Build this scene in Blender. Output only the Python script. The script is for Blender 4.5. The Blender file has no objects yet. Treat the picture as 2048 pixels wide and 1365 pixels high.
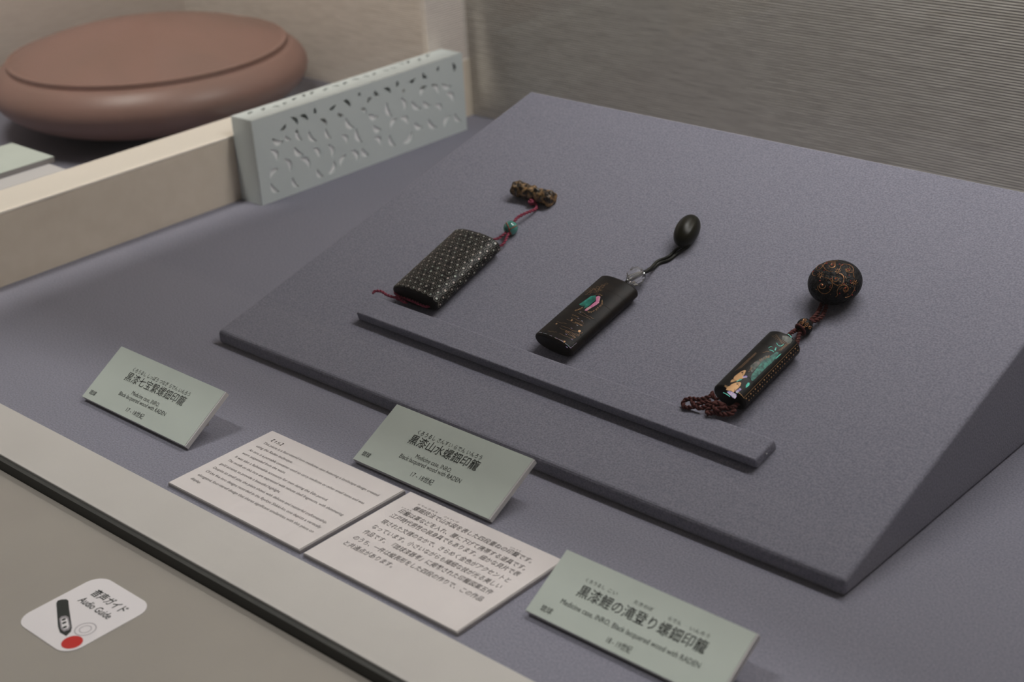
import bpy, bmesh, math, random
from mathutils import Vector, Matrix
from mathutils.geometry import tessellate_polygon

random.seed(7)
S = bpy.context.scene
C = S.collection

# ------------------------------------------------------------------ camera
# calibrated from the vanishing points of the case (image taken as 2048 x 1365)
PPX, PPY = 1024.0, 682.5
_a = Vector((-2650 - PPX, -575 - PPY)); _b = Vector((4250 - PPX, -980 - PPY))
F = math.sqrt(-_a.dot(_b))
EX = -Vector((_a.x, _a.y, F)).normalized()
EY = Vector((_b.x, _b.y, F)).normalized()
EZ = EX.cross(EY).normalized()
EY = EZ.cross(EX).normalized()
CAM = Vector((0.78, -0.72, 0.57))


def ray(p):
    d = Vector((p[0] - PPX, p[1] - PPY, F))
    return Vector((EX.dot(d), EY.dot(d), EZ.dot(d))).normalized()


def on_plane(p, p0, n):
    d = ray(p)
    return CAM + d * ((p0 - CAM).dot(n) / d.dot(n))


def onz(p, z=0.0): return on_plane(p, Vector((0, 0, z)), Vector((0, 0, 1)))
def onx(p, x): return on_plane(p, Vector((x, 0, 0)), Vector((1, 0, 0)))


cd = bpy.data.cameras.new('camera'); cam = bpy.data.objects.new('camera', cd); C.objects.link(cam)
S.camera = cam
cd.sensor_width = 36.0; cd.lens = F * 36 / 2048; cd.clip_start = 0.01; cd.clip_end = 50
def cvec(v): return Vector((EX.dot(v), EY.dot(v), EZ.dot(v)))
rx, ry, rz = cvec(Vector((1, 0, 0))), cvec(Vector((0, -1, 0))), cvec(Vector((0, 0, -1)))
cam.matrix_world = Matrix(((rx.x, ry.x, rz.x, CAM.x), (rx.y, ry.y, rz.y, CAM.y), (rx.z, ry.z, rz.z, CAM.z), (0, 0, 0, 1)))
cd.dof.use_dof = True
cd.dof.focus_distance = 1.19
cd.dof.aperture_fstop = 7.0

# ------------------------------------------------------------------ light
w = bpy.data.worlds.new('world'); S.world = w; w.use_nodes = True
w.node_tree.nodes['Background'].inputs[0].default_value = (0.50, 0.47, 0.45, 1)
w.node_tree.nodes['Background'].inputs[1].default_value = 0.13


def area(name, loc, target, sx, sy, power, col=(1, 1, 1)):
    d = bpy.data.lights.new(name, 'AREA'); d.shape = 'RECTANGLE'; d.size = sx; d.size_y = sy
    d.energy = power; d.color = col
    o = bpy.data.objects.new(name, d); C.objects.link(o); o.location = loc
    z = (Vector(loc) - Vector(target)).normalized(); x = (Vector((1, 0, 0)) - z * z.x).normalized(); y = z.cross(x)   # sx runs along the case
    o.rotation_euler = Matrix((x, y, z)).transposed().to_euler()
    return o


area('case_ceiling_light_offscreen', (0.30, 0.47, 0.97), (0.30, 0.88, 0), 0.9, 0.10, 7.5, (1, 0.98, 0.97))
area('neighbouring_case_light_offscreen', (-0.68, 0.02, 0.97), (-0.82, 0.32, 0.1), 0.10, 0.4, 5.8, (1, 0.95, 0.9))
area('gallery_ceiling_light_offscreen', (-0.7, -0.44, 2.3), (-0.3, -0.3, 0), 0.5, 0.10, 21, (1, 0.97, 0.94))

vs = S.view_settings
vs.view_transform = 'Standard'; vs.look = 'None'; vs.gamma = 1; vs.exposure = 0.0
try: vs.use_curve_mapping = False
except Exception: pass

# ------------------------------------------------------------------ materials
MATS = {}


def mat(name, col, rough=0.6, metal=0.0, coat=0.0, spec=0.5):
    m = bpy.data.materials.new(name); m.use_nodes = True
    b = m.node_tree.nodes['Principled BSDF']
    b.inputs['Base Color'].default_value = (*col, 1); b.inputs['Roughness'].default_value = rough
    b.inputs['Metallic'].default_value = metal; b.inputs['Coat Weight'].default_value = coat
    b.inputs['Specular IOR Level'].default_value = spec
    MATS[name] = m
    return m


def nodes(m): return m.node_tree.nodes, m.node_tree.links, m.node_tree.nodes['Principled BSDF']


def noise_colour(m, c1, c2, scale, detail=4, bump=0.0, dist=0.001, lo=0.3, hi=0.7, stretch=None):
    N, L, b = nodes(m)
    tc = N.new('ShaderNodeTexCoord'); src = tc.outputs['Object']
    if stretch:
        mp = N.new('ShaderNodeMapping'); mp.inputs['Scale'].default_value = stretch
        L.new(src, mp.inputs[0]); src = mp.outputs[0]
    n = N.new('ShaderNodeTexNoise'); n.inputs['Scale'].default_value = scale; n.inputs['Detail'].default_value = detail
    L.new(src, n.inputs['Vector'])
    r = N.new('ShaderNodeValToRGB'); r.color_ramp.elements[0].position = lo; r.color_ramp.elements[1].position = hi
    r.color_ramp.elements[0].color = (*c1, 1); r.color_ramp.elements[1].color = (*c2, 1)
    L.new(n.outputs['Fac'], r.inputs[0]); L.new(r.outputs[0], b.inputs['Base Color'])
    if bump:
        bp = N.new('ShaderNodeBump'); bp.inputs['Strength'].default_value = bump; bp.inputs['Distance'].default_value = dist
        L.new(n.outputs['Fac'], bp.inputs['Height']); L.new(bp.outputs[0], b.inputs['Normal'])
    return r


def felt(name, c1, c2):
    m = mat(name, c1, 1.0, spec=0.1)
    noise_colour(m, c1, c2, 700, 3, 0.5, 0.0006)
    b = nodes(m)[2]
    b.inputs['Sheen Weight'].default_value = 0.15; b.inputs['Sheen Roughness'].default_value = 0.6
    return m


felt('grey_felt', (0.182, 0.180, 0.226), (0.296, 0.292, 0.358))


def woven(name, axis, c1, c2, scale):
    """fine horizontal thread weave; axis = stretch vector that runs threads along the wall"""
    m = mat(name, c1, 0.95, spec=0.15)
    N, L, b = nodes(m)
    tc = N.new('ShaderNodeTexCoord')
    wv = N.new('ShaderNodeTexWave'); wv.wave_type = 'BANDS'; wv.bands_direction = 'Z'
    wv.inputs['Scale'].default_value = scale; wv.inputs['Distortion'].default_value = 0.3
    wv.inputs['Detail'].default_value = 1.5; wv.inputs['Detail Scale'].default_value = 0.4
    L.new(tc.outputs['Object'], wv.inputs['Vector'])
    mp = N.new('ShaderNodeMapping'); mp.inputs['Scale'].default_value = axis
    L.new(tc.outputs['Object'], mp.inputs[0])
    ns = N.new('ShaderNodeTexNoise'); ns.inputs['Scale'].default_value = 1.0; ns.inputs['Detail'].default_value = 3
    L.new(mp.outputs[0], ns.inputs['Vector'])
    mx = N.new('ShaderNodeMath'); mx.operation = 'MULTIPLY'
    L.new(wv.outputs['Fac'], mx.inputs[0]); L.new(ns.outputs['Fac'], mx.inputs[1])
    r = N.new('ShaderNodeValToRGB'); r.color_ramp.elements[0].position = 0.05; r.color_ramp.elements[1].position = 0.5
    r.color_ramp.elements[0].color = (*c1, 1); r.color_ramp.elements[1].color = (*c2, 1)
    L.new(mx.outputs[0], r.inputs[0]); L.new(r.outputs[0], b.inputs['Base Color'])
    bp = N.new('ShaderNodeBump'); bp.inputs['Strength'].default_value = 0.6; bp.inputs['Distance'].default_value = 0.001
    L.new(mx.outputs[0], bp.inputs['Height']); L.new(bp.outputs[0], b.inputs['Normal'])
    return m


woven('woven_back', (40, 40, 400), (0.57, 0.51, 0.45), (0.94, 0.86, 0.78), 115)
woven('woven_side', (40, 40, 400), (0.62, 0.55, 0.50), (0.80, 0.73, 0.67), 115)
noise_colour(mat('beige_wall', (0.5, 0.45, 0.38), 0.85), (0.70, 0.61, 0.50), (0.74, 0.65, 0.54), 60)
noise_colour(mat('white_trim', (0.7, 0.66, 0.63), 0.5), (0.55, 0.525, 0.50), (0.58, 0.555, 0.53), 14)
noise_colour(mat('ledge_paint', (0.45, 0.42, 0.37), 0.55), (0.325, 0.30, 0.265), (0.35, 0.325, 0.285), 9)
mat('cap_paint', (0.84, 0.77, 0.68), 0.6)
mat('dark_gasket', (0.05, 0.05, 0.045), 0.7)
noise_colour(mat('card_green', (0.5, 0.55, 0.5), 0.7), (0.55, 0.605, 0.555), (0.57, 0.625, 0.575), 40)
mat('board_edge', (0.62, 0.60, 0.60), 0.8)
noise_colour(mat('paper', (0.72, 0.67, 0.665), 0.75), (0.70, 0.65, 0.645), (0.73, 0.68, 0.675), 30)
mat('panel_core', (0.36, 0.335, 0.335), 0.7)
mat('ink', (0.02, 0.025, 0.022), 0.7)
mat('ink_soft', (0.10, 0.09, 0.09), 0.8)
mat('red_print', (0.55, 0.02, 0.015), 0.5)
mat('grey_print', (0.30, 0.28, 0.30), 0.5)
mat('sticker_white', (0.80, 0.77, 0.78), 0.35)
mat('porcelain', (0.62, 0.67, 0.66), 0.5)
mat('foil', (0.95, 0.95, 0.95), 0.5)

noise_colour(mat('black_lacquer', (0.012, 0.010, 0.009), 0.42, spec=0.22), (0.006, 0.006, 0.006), (0.016, 0.013, 0.011), 120)
noise_colour(mat('brown_lacquer', (0.02, 0.016, 0.012), 0.45, spec=0.22), (0.008, 0.007, 0.007), (0.024, 0.017, 0.013), 90, lo=0.35, hi=0.75)
mat('gold', (0.42, 0.20, 0.085), 0.42, 0.6)
mat('pale_gold', (0.62, 0.36, 0.17), 0.5, 0.35)
mat('dim_gold', (0.24, 0.14, 0.075), 0.5, 0.3)
noise_colour(mat('pink_cord', (0.32, 0.045, 0.09), 0.8), (0.20, 0.025, 0.055), (0.42, 0.07, 0.12), 700, 2, 0.4, 0.0004)
noise_colour(mat('dark_red_cord', (0.08, 0.014, 0.012), 0.8), (0.045, 0.008, 0.003), (0.12, 0.022, 0.02), 700, 2, 0.4, 0.0004)
mat('black_cord', (0.008, 0.008, 0.003), 0.6)
noise_colour(mat('turquoise', (0.06, 0.26, 0.22), 0.2, coat=0.6), (0.035, 0.17, 0.14), (0.10, 0.36, 0.30), 160)
mat('orange_line', (0.35, 0.06, 0.02), 0.4)
r_ = noise_colour(mat('carved_wood', (0.25, 0.14, 0.06), 0.4, coat=0.2), (0.012, 0.007, 0.004), (0.36, 0.21, 0.085), 260, 3, 0.9, 0.002, 0.42, 0.68)
mat('dark_nut', (0.009, 0.008, 0.003), 0.35, spec=0.28)
noise_colour(mat('carved_black', (0.012, 0.011, 0.012), 0.5, spec=0.2), (0.003, 0.003, 0.003), (0.018, 0.017, 0.018), 330, 3, 1.0, 0.0015, 0.4, 0.65)
mat('silver', (0.7, 0.7, 0.7), 0.2, 1.0)
m = mat('crystal', (1, 1, 1), 0.02); nodes(m)[2].inputs['Transmission Weight'].default_value = 0.95; nodes(m)[2].inputs['IOR'].default_value = 1.5


def shell(name, stops, scale, rough=0.4, metal=0.1):
    m = mat(name, (0.5, 0.5, 0.5), rough, metal, spec=0.3)
    N, L, b = nodes(m)
    tc = N.new('ShaderNodeTexCoord')
    n = N.new('ShaderNodeTexNoise'); n.inputs['Scale'].default_value = scale; n.inputs['Detail'].default_value = 2
    L.new(tc.outputs['Object'], n.inputs['Vector'])
    r = N.new('ShaderNodeValToRGB')
    el = r.color_ramp.elements
    el[0].position = stops[0][0]; el[0].color = (*stops[0][1], 1)
    el[1].position = stops[-1][0]; el[1].color = (*stops[-1][1], 1)
    for p, c in stops[1:-1]:
        e = el.new(p); e.color = (*c, 1)
    L.new(n.outputs['Fac'], r.inputs[0]); L.new(r.outputs[0], b.inputs['Base Color'])
    return m


shell('shell_pale', [(0.30, (0.30, 0.25, 0.21)), (0.42, (0.48, 0.43, 0.37)), (0.50, (0.58, 0.44, 0.43)), (0.58, (0.35, 0.50, 0.43)), (0.68, (0.66, 0.59, 0.49))], 420)
shell('shell_ring', [(0.35, (0.10, 0.095, 0.085)), (0.5, (0.27, 0.24, 0.21)), (0.65, (0.16, 0.18, 0.16))], 420)
shell('shell_green', [(0.30, (0.01, 0.09, 0.07)), (0.50, (0.02, 0.22, 0.17)), (0.62, (0.05, 0.36, 0.28)), (0.75, (0.10, 0.42, 0.38))], 150)
shell('shell_pink', [(0.35, (0.62, 0.16, 0.36)), (0.50, (0.78, 0.34, 0.46)), (0.65, (0.60, 0.45, 0.38))], 200)
shell('shell_teal', [(0.25, (0.012, 0.05, 0.048)), (0.48, (0.025, 0.13, 0.105)), (0.60, (0.045, 0.23, 0.18)), (0.72, (0.035, 0.10, 0.085))], 300)
shell('shell_bright', [(0.35, (0.05, 0.50, 0.40)), (0.6, (0.15, 0.75, 0.60))], 300)
shell('shell_violet', [(0.35, (0.30, 0.25, 0.55)), (0.5, (0.62, 0.48, 0.62)), (0.65, (0.20, 0.52, 0.50))], 380)
shell('shell_dim', [(0.35, (0.035, 0.045, 0.04)), (0.55, (0.10, 0.11, 0.095)), (0.7, (0.16, 0.13, 0.12))], 300)
noise_colour(mat('red_lacquer', (0.35, 0.17, 0.13), 0.42), (0.27, 0.165, 0.135), (0.33, 0.19, 0.16), 7, 3)


def glass(name, fac, tint=(0.985, 0.99, 0.985)):
    m = bpy.data.materials.new(name); m.use_nodes = True; N = m.node_tree.nodes; L = m.node_tree.links
    for n in list(N): N.remove(n)
    out = N.new('ShaderNodeOutputMaterial'); mx = N.new('ShaderNodeMixShader')
    t = N.new('ShaderNodeBsdfTransparent'); t.inputs[0].default_value = (*tint, 1)
    g = N.new('ShaderNodeBsdfGlossy'); g.inputs['Roughness'].default_value = 0.0
    mx.inputs[0].default_value = fac
    L.new(t.outputs[0], mx.inputs[1]); L.new(g.outputs[0], mx.inputs[2]); L.new(mx.outputs[0], out.inputs[0])
    MATS[name] = m
    return m


glass('clear_glass', 0.02)
glass('back_glass', 0.03)


# ------------------------------------------------------------------ helpers
def obj(name, bm, m=None, parent=None, smooth=False):
    me = bpy.data.meshes.new(name); bm.normal_update(); bm.to_mesh(me); bm.free()
    o = bpy.data.objects.new(name, me); C.objects.link(o)
    if m:
        for k in (m if isinstance(m, (list, tuple)) else [m]): me.materials.append(MATS[k])
    if parent: o.parent = parent
    if smooth:
        for p in me.polygons: p.use_smooth = True
    return o


def tag(o, label, cat, group=None):
    o['label'] = label; o['category'] = cat
    if group: o['group'] = group
    return o


def thing(name, label, cat, group=None):
    o = bpy.data.objects.new(name, None); C.objects.link(o); o.empty_display_size = 0.02
    return tag(o, label, cat, group)


def struct(name, bm, m, smooth=False):
    o = obj(name, bm, m, None, smooth); o['kind'] = 'structure'; return o


def origin(o, loc):
    """put an Empty's origin at loc; parts keep their place"""
    o.location = loc
    for c in o.children: c.matrix_parent_inverse = Matrix.Translation(-Vector(loc))


def hexa(bm, pts):
    v = [bm.verts.new(p) for p in pts]
    for f in ((3, 2, 1, 0), (4, 5, 6, 7), (0, 1, 5, 4), (1, 2, 6, 5), (2, 3, 7, 6), (3, 0, 4, 7)):
        bm.faces.new([v[i] for i in f])
    return v


def box(x0, x1, y0, y1, z0, z1, bev=0.0, seg=2):
    bm = bmesh.new()
    hexa(bm, [(x0, y0, z0), (x1, y0, z0), (x1, y1, z0), (x0, y1, z0), (x0, y0, z1), (x1, y0, z1), (x1, y1, z1), (x0, y1, z1)])
    if bev: bmesh.ops.bevel(bm, geom=bm.edges[:], offset=bev, segments=seg, affect='EDGES', profile=0.5)
    return bm


def boxf(O, A, B, N, a0, a1, b0, b1, n0, n1, bev=0.0, seg=2):
    """box in a local frame"""
    bm = bmesh.new()
    P = lambda a, b, n: O + A * a + B * b + N * n
    hexa(bm, [P(a0, b0, n0), P(a1, b0, n0), P(a1, b1, n0), P(a0, b1, n0), P(a0, b0, n1), P(a1, b0, n1), P(a1, b1, n1), P(a0, b1, n1)])
    if bev: bmesh.ops.bevel(bm, geom=bm.edges[:], offset=bev, segments=seg, affect='EDGES', profile=0.5)
    return bm


def spline(pts, n=8):
    pts = [Vector(p) for p in pts]
    if len(pts) < 3:
        return [pts[0].lerp(pts[-1], i / n) for i in range(n + 1)]
    out = []
    for i in range(len(pts) - 1):
        p0 = pts[max(i - 1, 0)]; p1 = pts[i]; p2 = pts[i + 1]; p3 = pts[min(i + 2, len(pts) - 1)]
        for k in range(n):
            t = k / n
            out.append(0.5 * ((2 * p1) + (p2 - p0) * t + (2 * p0 - 5 * p1 + 4 * p2 - p3) * t * t + (3 * p1 - p0 - 3 * p2 + p3) * t ** 3))
    out.append(pts[-1])
    return out


def tube(bm, pts, r, seg=8):
    rr = r if callable(r) else (lambda t: r)
    up = Vector((0.13, 0.21, 0.97)); rings = []
    n = len(pts)
    for i, p in enumerate(pts):
        d = (pts[min(i + 1, n - 1)] - pts[max(i - 1, 0)]).normalized()
        x = up - d * up.dot(d); x.normalize(); y = d.cross(x); up = x
        q = rr(i / (n - 1))
        rings.append([bm.verts.new(p + (x * math.cos(a) + y * math.sin(a)) * q) for a in [2 * math.pi * k / seg for k in range(seg)]])
    for a, b in zip(rings, rings[1:]):
        for k in range(seg): bm.faces.new((a[k], a[(k + 1) % seg], b[(k + 1) % seg], b[k]))
    bm.faces.new(rings[0][::-1]); bm.faces.new(rings[-1])


def cord(own, ctrl, r, pitch=0.0032, strands=2):
    """one length of twisted cord, strands wound round a path, as a part of own = (thing, material)"""
    bm = bmesh.new()
    raw = spline(ctrl, 14)
    path = [raw[0]]; step = pitch / 8      # even spacing
    for p in raw[1:]:
        while (p - path[-1]).length > step: path.append(path[-1] + (p - path[-1]).normalized() * step)
    if len(path) < 3: path = raw
    up = Vector((0.13, 0.21, 0.97)); fr = []
    n = len(path)
    for i, p in enumerate(path):
        d = (path[min(i + 2, n - 1)] - path[max(i - 2, 0)]).normalized()
        x = up - d * up.dot(d); x.normalize(); up = x; fr.append((p, x, d.cross(x)))
    for s in range(strands):
        ph = 2 * math.pi * s / strands
        tube(bm, [p + (x * math.cos(ph + i * math.pi / 8) + y * math.sin(ph + i * math.pi / 8)) * r * 0.5 for i, (p, x, y) in enumerate(fr)], r * 0.58, 6)
    return obj('cord', bm, own[1], own[0], True)


def lathe(prof, seg, O, A, X, Y):
    """profile (radius, height) around axis A"""
    bm = bmesh.new(); rings = []
    for r, h in prof:
        if r < 1e-7: rings.append([bm.verts.new(O + A * h)])
        else: rings.append([bm.verts.new(O + A * h + (X * math.cos(2 * math.pi * k / seg) + Y * math.sin(2 * math.pi * k / seg)) * r) for k in range(seg)])
    for a, b in zip(rings, rings[1:]):
        for k in range(seg):
            k2 = (k + 1) % seg
            if len(a) == 1 and len(b) == 1: continue
            if len(a) == 1: bm.faces.new((a[0], b[k2], b[k]))
            elif len(b) == 1: bm.faces.new((a[k], a[k2], b[0]))
            else: bm.faces.new((a[k], a[k2], b[k2], b[k]))
    bmesh.ops.recalc_face_normals(bm, faces=bm.faces[:])
    return bm


_tc = bpy.data.curves.new('text_maker', 'FONT'); _to = bpy.data.objects.new('text_maker', _tc); C.objects.link(_to)
_tc.resolution_u = 2


def text_tris(body, bold=0.0):
    """flat triangles of a line of text, scaled to the unit box"""
    _tc.body = body; _tc.offset = bold; _tc.size = 1.0
    bpy.context.view_layer.update()
    me = bpy.data.meshes.new_from_object(_to.evaluated_get(bpy.context.evaluated_depsgraph_get()))
    vs_ = [(v.co.x, v.co.y) for v in me.vertices]; fs = [tuple(p.vertices) for p in me.polygons]
    bpy.data.meshes.remove(me)
    return vs_, fs


def put_text(bm, body, P, p0, p1, height, bold=0.0, italic=0.0):
    """P(a,b) -> world on the sheet; p0, p1 = left and right end of the baseline in sheet units"""
    vs_, fs = text_tris(body, bold)
    if not vs_: return
    x0 = min(v[0] for v in vs_); x1 = max(v[0] for v in vs_)
    sx = (p1[0] - p0[0]) / (x1 - x0)
    sb = (p1[1] - p0[1])
    V = []
    for x, y in vs_:
        t = (x - x0) / (x1 - x0)
        V.append(bm.verts.new(P(p0[0] + (x - x0) * sx + italic * y * height, p0[1] + sb * t + y * height)))
    for f in fs:
        try: bm.faces.new([V[i] for i in f])
        except ValueError: pass


def zoomed(x0, y0, s): return lambda p: (x0 + p[0] / s, y0 + p[1] / s)


# ------------------------------------------------------------------ the display case
WX = -0.544           # low partition on the left
LZ = 0.0727           # its height
BY = 0.612            # back wall
RB, RF = -0.185, -0.232   # front rail, back and front edge

struct('floor', box(WX - 0.02, 1.6, RB, BY + 0.05, -0.03, 0.0), 'grey_felt')
struct('wall_back', box(-1.9, 2.2, BY, BY + 0.04, -0.03, 1.02), 'woven_back')
o = struct('wall_left', box(WX - 0.055, WX, RB, BY, -0.03, LZ - 0.003), 'beige_wall')
struct('trim_1', box(WX - 0.058, WX + 0.0, RB, BY, LZ - 0.003, LZ, 0.0008), 'cap_paint')
struct('trim_2', box(-1.75, 1.6, RF, RB, -0.012, 0.0012, 0.0006), 'white_trim')
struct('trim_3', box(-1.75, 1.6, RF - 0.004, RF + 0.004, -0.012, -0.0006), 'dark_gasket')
struct('trim_4', box(WX - 0.010, WX - 0.0005, 0.545, BY, LZ - 0.001, 0.301, 0.0008), 'woven_side')
struct('unseen_light_baffle', box(WX - 0.012, WX - 0.0005, RF + 0.003, BY, 0.30, 1.0), 'white_trim')  # unseen panel, added to keep the neighbouring bay's lamp off the left floor
struct('ceiling', box(-1.9, 1.9, RF - 0.004, BY + 0.04, 1.0, 1.03), 'white_trim')
struct('wall_right', box(1.58, 1.62, RB, BY, 0.0, 1.0), 'woven_back')
struct('wall_front', box(-1.75, 1.6, -0.56, RF - 0.004, -0.06, -0.0085, 0.002), 'ledge_paint')
struct('floor', box(-1.16, WX - 0.02, RB, BY + 0.05, -0.03, 0.0), 'grey_felt')
struct('wall_far_left', box(-1.16, -1.12, RB, BY, 0.0, 1.0), 'woven_side')
struct('window_1', box(-1.75, 1.6, RF - 0.0025, RF + 0.0025, -0.004, 1.0), 'clear_glass')
struct('window_2', box(WX - 0.006, WX - 0.002, RF + 0.004, 0.546, LZ - 0.001, 0.301), 'clear_glass')
struct('window_3', box(WX, 1.55, BY - 0.006, BY - 0.002, 0.0, 1.0), 'back_glass')

# ------------------------------------------------------------------ slanted display board (wedge)
XR = onz((1690, 1195)).x
FRT = onx((1690, 1165), XR)
_t2 = onx((2048, 690), XR)
V = (_t2 - FRT).normalized(); V = Vector((0, V.y, V.z)).normalized()
U = Vector((1, 0, 0)); Nn = U.cross(V)
O = Vector((0, FRT.y, FRT.z))


def PX(p, w=0.0):
    """photo point on the slanted board, raised by w above it"""
    return on_plane(p, O + Nn * w, Nn)


fl = PX((443, 655)); bl = PX((1062, 181))
yb = bl.y; zb = bl.z; y0 = FRT.y
bm = bmesh.new()
hexa(bm, [(fl.x, y0, 0), (XR, y0, 0), (XR, yb, 0), (bl.x, yb, 0),
          (fl.x, y0, FRT.z), (XR, y0, FRT.z), (XR, yb, zb), (bl.x, yb, zb)])
bmesh.ops.bevel(bm, geom=bm.edges[:], offset=0.0028, segments=3, affect='EDGES', profile=0.5)
tag(obj('display_riser', bm, 'grey_felt', smooth=False), 'large slanted grey felt display board carrying the three lacquer cases', 'display board')

# support strip
sh = 0.0085
a = PX((757, 594), sh); b_ = PX((711, 625), sh); c_ = PX((1551, 879), sh); d_ = PX((1510, 922), sh)
bm = bmesh.new()
hexa(bm, [b_ - Nn * sh, d_ - Nn * sh, c_ - Nn * sh, a - Nn * sh, b_, d_, c_, a])
bmesh.ops.bevel(bm, geom=bm.edges[:], offset=0.0016, segments=3, affect='EDGES', profile=0.5)
st = thing('support_strip', 'narrow grey felt strip along the slanted board under the lacquer cases', 'support strip')
obj('felt_bar', bm, 'grey_felt', st)
q = (c_ + d_) * 0.5 - Nn * sh * 0.45
obj('pin', lathe([(0, 0.0006), (0.0006, 0.0004), (0.0008, 0), (0.0005, -0.002), (0, -0.002)], 10, q + U * 0.0003, U, V, Nn), 'silver', st, True)
origin(st, b_ - Nn * sh)


# ------------------------------------------------------------------ medicine cases
class Case:
    """flattened tube lying on the board; chart (s, t): s = arc length over the top from its crown, t = along"""
    def __init__(self, bottom, top, width, thick, n):
        self.a = width / 2; self.b = thick / 2; self.n = n
        self.P0 = PX(bottom, self.b); p1 = PX(top, self.b)
        self.len = (p1 - self.P0).length
        self.T = (p1 - self.P0).normalized(); self.X = self.T.cross(Nn)
        # arc table: angle from the right edge (0) to the crown (90) to the left edge (180) and beyond
        self.tab = []
        acc = 0; prev = None
        for k in range(-60, 241):
            th = math.radians(k)
            q = self.sect(th)
            if prev: acc += math.hypot(q[0] - prev[0], q[1] - prev[1])
            prev = q; self.tab.append((acc, th))
        mid = [s for s, th in self.tab if abs(th - math.pi / 2) < 1e-6][0]
        self.tab = [(mid - s, th) for s, th in self.tab]   # + to the right
        self.tab.sort()

    def sect(self, th):
        c, s = math.cos(th), math.sin(th)
        return (self.a * math.copysign(abs(c) ** (2 / self.n), c), self.b * math.copysign(abs(s) ** (2 / self.n), s))

    def theta(self, s):
        tb = self.tab
        if s <= tb[0][0]: return tb[0][1]
        for (s0, t0), (s1, t1) in zip(tb, tb[1:]):
            if s <= s1: return t0 + (t1 - t0) * (s - s0) / max(s1 - s0, 1e-9)
        return tb[-1][1]

    def surf(self, s, t, off=0.00012):
        th = self.theta(s); x, y = self.sect(th)
        e = 0.02
        x0, y0_ = self.sect(th - e); x1, y1 = self.sect(th + e)
        nx, ny = (y1 - y0_), -(x1 - x0); l = math.hypot(nx, ny) or 1
        x += nx / l * off; y += ny / l * off
        return self.P0 + self.T * t + self.X * x + Nn * y

    def chart(self, p):
        """photo point -> chart of the top face"""
        wv = self.b * 0.8
        for _ in range(6):
            q = on_plane(p, self.P0 + Nn * wv, Nn) - self.P0
            x = max(-0.995 * self.a, min(0.995 * self.a, q.dot(self.X)))
            wv = self.b * (1 - abs(x / self.a) ** self.n) ** (1 / self.n)
        th = math.atan2((wv / self.b) ** (self.n / 2), math.copysign(abs(x / self.a) ** (self.n / 2), x))
        best = min(self.tab, key=lambda e: abs(e[1] - th))
        return best[0], q.dot(self.T)

    def segment(self, t0, t1, c0, c1, seg=56):
        """closed loft from t0 to t1, c = chamfer sizes at the ends"""
        bm = bmesh.new(); rings = []
        def ring(t, inset):
            vs_ = []
            for k in range(seg):
                x, y = self.sect(2 * math.pi * k / seg)
                f = 1 - inset / self.a; g = 1 - inset / self.b
                vs_.append(bm.verts.new(self.P0 + self.T * t + self.X * x * f + Nn * y * g))
            return vs_
        prof = [(t0, c0), (t0 + c0 * 0.35, c0 * 0.35), (t0 + c0, 0), (t1 - c1, 0), (t1 - c1 * 0.35, c1 * 0.35), (t1, c1)]
        for t, i in prof: rings.append(ring(t, i))
        for a_, b2 in zip(rings, rings[1:]):
            for k in range(seg): bm.faces.new((a_[k], a_[(k + 1) % seg], b2[(k + 1) % seg], b2[k]))
        bm.faces.new(rings[0][::-1]); bm.faces.new(rings[-1])
        bmesh.ops.recalc_face_normals(bm, faces=bm.faces[:])
        return bm

    # inlay drawing ---------------------------------------------------
    def poly(self, bm, pts, off=0.00012, mi=0):
        """flat shape in chart coordinates laid on the surface"""
        tmp = bmesh.new()
        vv = [Vector((p[0], p[1], 0)) for p in pts]
        tv = [tmp.verts.new(v) for v in vv]
        for tri in tessellate_polygon([vv]):
            try: tmp.faces.new([tv[i] for i in tri])
            except ValueError: pass
        for _ in range(3):
            es = [e for e in tmp.edges if e.calc_length() > 0.0022]
            if not es: break
            bmesh.ops.subdivide_edges(tmp, edges=es, cuts=1, use_grid_fill=True)
            bmesh.ops.triangulate(tmp, faces=tmp.faces[:])
        mp = {v: bm.verts.new(self.surf(v.co.x, v.co.y, off)) for v in tmp.verts}
        for f in tmp.faces:
            try: nf = bm.faces.new([mp[v] for v in f.verts]); nf.material_index = mi
            except ValueError: pass
        tmp.free()

    def line(self, bm, pts, wd, off=0.00018, mi=0, smooth=True, taper=False):
        P = [Vector((p[0], p[1], 0)) for p in pts]
        if smooth and len(P) > 2: P = spline(P, 5)
        n = len(P); prev = None
        for i, p in enumerate(P):
            d = (P[min(i + 1, n - 1)] - P[max(i - 1, 0)]).normalized(); nr = Vector((-d.y, d.x, 0))
            hw = wd / 2 * (math.sin(math.pi * (0.08 + 0.84 * i / (n - 1))) if taper else 1)
            c = [bm.verts.new(self.surf(p.x + nr.x * k, p.y + nr.y * k, off)) for k in (-hw, hw)]
            if prev:
                f = bm.faces.new((prev[0], c[0], c[1], prev[1])); f.material_index = mi
            prev = c

    def dot(self, bm, s, t, r, k=6, off=0.0002, mi=0, star=0.0):
        c = bm.verts.new(self.surf(s, t, off)); ring = []
        m_ = k * 2 if star else k
        for i in range(m_):
            q = r * (star if (star and i % 2) else 1); a_ = 2 * math.pi * i / m_
            ring.append(bm.verts.new(self.surf(s + q * math.cos(a_), t + q * math.sin(a_), off)))
        for i in range(m_):
            f = bm.faces.new((c, ring[i], ring[(i + 1) % m_])); f.material_index = mi


def fix(bm): bmesh.ops.recalc_face_normals(bm, faces=bm.faces[:]); return bm


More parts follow.
